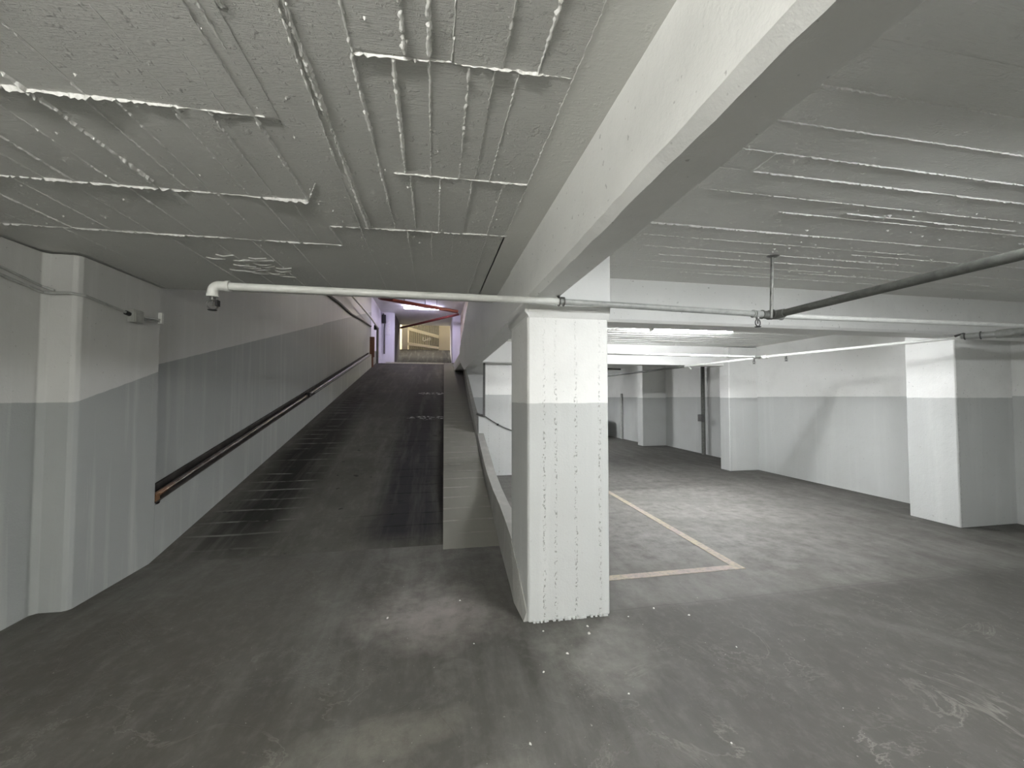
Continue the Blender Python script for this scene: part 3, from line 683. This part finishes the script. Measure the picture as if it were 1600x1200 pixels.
# yard beyond: beige walls, cream gate, corrugated sheet with scrawl
b = MB(); b.box(-4, 4, 30.5, 30.8, 4, 9.5); b.box(-4.2, -4, 26.2, 30.8, 4, 9.5); b.box(4, 4.2, 26.2, 30.8, 4, 9.5); b.box(-4.2,4.2,26.2,30.8,9.4,9.6); struct(b.build('wall_yard', M['beige']))
b = MB(); b.box(.30, 1.6, 28.0, 28.3, 4.4, 9.0); struct(b.build('wall_yard_pier', M['beige']))
b = MB(); b.box(-2.05, -1.68, 27.2, 27.6, 4.3, 7.0)
tag(b.build('gate_pillar', M['beige']), 'beige square pillar left of the gate beyond the ramp', 'pillar')
t = thing('yard_gate', 'cream metal gate with upright bars beyond the top of the ramp', 'gate', (-.7, 27.4, 4.6))
b = MB(); b.prism([(-1.68,6.12), (.30,5.62), (.30,5.42), (-1.68,5.92)], 27.35, 27.45, 'y'); b.build('top_rail', M['beige_metal'], t)
b = MB(); b.prism([(-1.68,5.12), (.30,4.86), (.30,4.72), (-1.68,4.93)], 27.35, 27.45, 'y'); b.build('bottom_rail', M['beige_metal'], t)
for i in range(12):
    x = -1.6 + i*.115
    b = MB(); zt = 5.95 - (x+1.68)*.252; zb = 5.05 - (x+1.68)*.12
    b.tube([(x,27.4,zb), (x,27.4,zt)], .012, 6); b.build('bar', M['beige_metal'], t)
t = thing('corrugated_sheet', 'grey corrugated sheet with white scrawl behind the cream gate', 'sheet', (-.5, 27.9, 4.6))
b = MB(); vs = []; fs = []; k = 70
for i in range(k+1):
    x = -1.68 + 2.0*i/k; y = 27.9 + .02*math.sin(i*1.5)
    vs += [(x, y, 4.4), (x, y, 7.2), (x, y+.04, 7.2), (x, y+.04, 4.4)]
for i in range(k):
    o = 4*i
    for j in range(4): fs.append((o+j, o+(j+1)%4, o+4+(j+1)%4, o+4+j))
b.add(vs, fs); b.build('sheet', M['corr'], t)
b = MB()
for (pts) in ([(-.72,5.55),(-.74,5.35),(-.66,5.28),(-.58,5.36)], [(-.58,5.52),(-.55,5.32),(-.48,5.36),(-.44,5.52),(-.42,5.34)], [(-.36,5.5),(-.32,5.34),(-.24,5.38),(-.26,5.52),(-.36,5.46)]):
    b.tube([(p[0], 27.87, p[1]) for p in pts], .022, 6)
b.build('scrawl', plain('white_spray_paint', (.85,.85,.83), .6), t, True)
# stair rail beyond the edge beam
t = thing('stair_railing', 'thin pale railing in front of the beige wall right of the ramp crest', 'railing', (1.2, 16, 4.2))
b = MB(); b.tube([(1.22,14.2,5.0), (1.24,16.5,4.45), (1.24,19.0-.1,3.9)], .022, 8); b.build('top_rail', M['pipe'], t, True)
for (y, z) in ((15.2,4.76), (16.8,4.38), (18.4,4.02)):
    b = MB(); b.tube([(1.24,y,2.7), (1.235,y,z)], .014, 6); b.build('post', M['dark'], t)
b = MB(); b.box(1.2, 1.27, 17.2, 17.7, 4.2, 4.3); b.build('bracket', M['black'], t)

# ------------------------------------------------------------------ far right: stand pipe with lock box, and the parked car
t = thing('stand_pipe', 'grey vertical pipe with a small lock box between the two far columns', 'pipe', (6.98, 9.7, 0))
b = MB(); b.tube([(6.99,9.7,0), (6.99,9.7,2.57)], .05, 12); b.build('pipe_run', M['pipe_dark'], t, True)
b = MB(); b.box(6.86, 6.95, 9.60, 9.75, .88, 1.06); b.build('lock_box', M['dark'], t, bevel=.008)
b = MB(); b.tube([(6.755,14.0,0), (6.755,14.0,1.65)], .04, 10)
tag(b.build('stand_pipe', M['pipe_grey']), 'short dark vertical pipe on the wall just past the far car', 'pipe')

t = thing('parked_car', 'dark blue car mostly hidden behind the foreground pillar, only its rounded end showing', 'car', (4.5, 15.2, 0))
def carbody():
    # side profile (x along the car, z up), lofted across the width with tumblehome
    prof = [(2.62,.22),(2.55,.45),(2.66,.62),(3.2,.78),(3.7,.86),(4.35,1.30),(4.9,1.36),(5.5,1.28),(6.15,.95),(6.36,.85),(6.45,.62),(6.44,.42),(6.34,.22)]
    b = MB(); n = len(prof); vs = []; fs = []
    rows = [(14.42,.90),(14.36,.97),(14.5,1.0),(15.2,1.03),(15.9,1.0),(16.04,.97),(15.98,.90)]
    cx = 4.5
    for (y, k) in rows:
        for (x, z) in prof:
            side = abs(y-15.2) > .6
            vs.append((cx + (x-cx)*(k if z < .9 else k*.98), y + (0 if z < .9 or not side else (.16 if y < 15.2 else -.16)), .2 + (z-.2)*(.97 if side else 1)))
    for i in range(len(rows)-1):
        for j in range(n-1): fs.append((i*n+j, i*n+j+1, (i+1)*n+j+1, (i+1)*n+j))
        fs.append((i*n+n-1, i*n, (i+1)*n, (i+1)*n+n-1))
    fs += [tuple(range(n)), tuple((len(rows)-1)*n+j for j in range(n))]
    b.add(vs, fs); return b
o = carbody().build('body', M['car'], t, True); md = o.modifiers.new('sub', 'SUBSURF'); md.levels = 1; md.render_levels = 2
for (x, y) in ((3.35,14.48), (5.75,14.48), (3.35,15.92), (5.75,15.92)):
    b = MB(); b.tube([(x,y-.1,.31), (x,y-.07,.31), (x,y+.07,.31), (x,y+.1,.31)], [.25,.31,.31,.25], 24); w = b.build('wheel', M['black'], t, True)
    b = MB(); b.tube([(x,y-.11,.31), (x,y-.09,.31)], .17, 16); h = b.build('hub_cap', M['chrome'], t, True); h.parent = w; h.matrix_parent_inverse = Matrix.Identity(4)
b = MB(); b.prism([(3.85,.92), (4.4,1.22), (5.4,1.22), (6.0,.95)], 14.44, 14.5, 'y'); b.build('side_window', M['glass'], t)
b = MB(); b.box(6.36, 6.44, 14.55, 15.85, .30, .44); b.build('bumper', M['black'], t, bevel=.03)

# ------------------------------------------------------------------ plaster crumbs on the floor
chips = [(1.74,2.60),(.98,2.52),(.78,2.35),(.60,2.22),(.42,1.78),(.98,1.98),(1.28,1.62),(1.32,2.66),(1.55,2.73),(1.0,2.60),(.70,2.60),(1.80,2.22),(.2,3.1),(-.3,2.95),(.25,2.55)]
proto = None
for i, (x, y) in enumerate(chips):
    if proto is None:
        b = MB(); k = 7
        vs = [(math.cos(a*math.tau/k)*.011*RND.uniform(.7,1.3), math.sin(a*math.tau/k)*.011*RND.uniform(.7,1.3), 0) for a in range(k)]
        vs += [(p[0]*.6, p[1]*.6, .007) for p in vs]
        b.add(vs, [tuple(range(k))[::-1], tuple(range(k,2*k))] + [(a,(a+1)%k,k+(a+1)%k,k+a) for a in range(k)])
        o = proto = b.build('plaster_crumb', M['chip'])
    else:
        o = proto.copy(); C.objects.link(o)
    o.location = (x, y, 0); o.rotation_euler.z = i*1.3; s = RND.uniform(.4, 1.0); o.scale = (s, s*RND.uniform(.6,1), s)
    tag(o, 'tiny white plaster crumb lying on the dark concrete floor', 'debris', 'plaster crumbs scattered on the floor')

# ------------------------------------------------------------------ daylight in the yard, camera, view
ld = bpy.data.lights.new('yard_daylight', 'AREA'); ld.energy = 1000; ld.size = 3; ld.color = (1, .94, .80)
lo = bpy.data.objects.new('yard_daylight', ld); lo.location = (-.2, 28.2, 9.2); C.objects.link(lo); lo.rotation_euler = (math.radians(-18), 0, 0)
w = bpy.data.worlds.new('world'); bpy.context.scene.world = w; w.use_nodes = True
w.node_tree.nodes['Background'].inputs[0].default_value = (.9, .95, 1, 1); w.node_tree.nodes['Background'].inputs[1].default_value = .02
cd = bpy.data.cameras.new('camera'); cd.sensor_width = 36; cd.lens = 36*640/1600; cd.clip_start = .02; cd.clip_end = 200
co = bpy.data.objects.new('camera', cd); C.objects.link(co); co.location = (0, 0, 1.5)
co.rotation_euler = Vector((.1873, .9817, .0336)).to_track_quat('-Z', 'Y').to_euler()
sc = bpy.context.scene; sc.camera = co
sc.view_settings.view_transform = 'Standard'; sc.view_settings.look = 'None'; sc.view_settings.gamma = 1
sc.view_settings.use_curve_mapping = False; sc.view_settings.exposure = 1.3
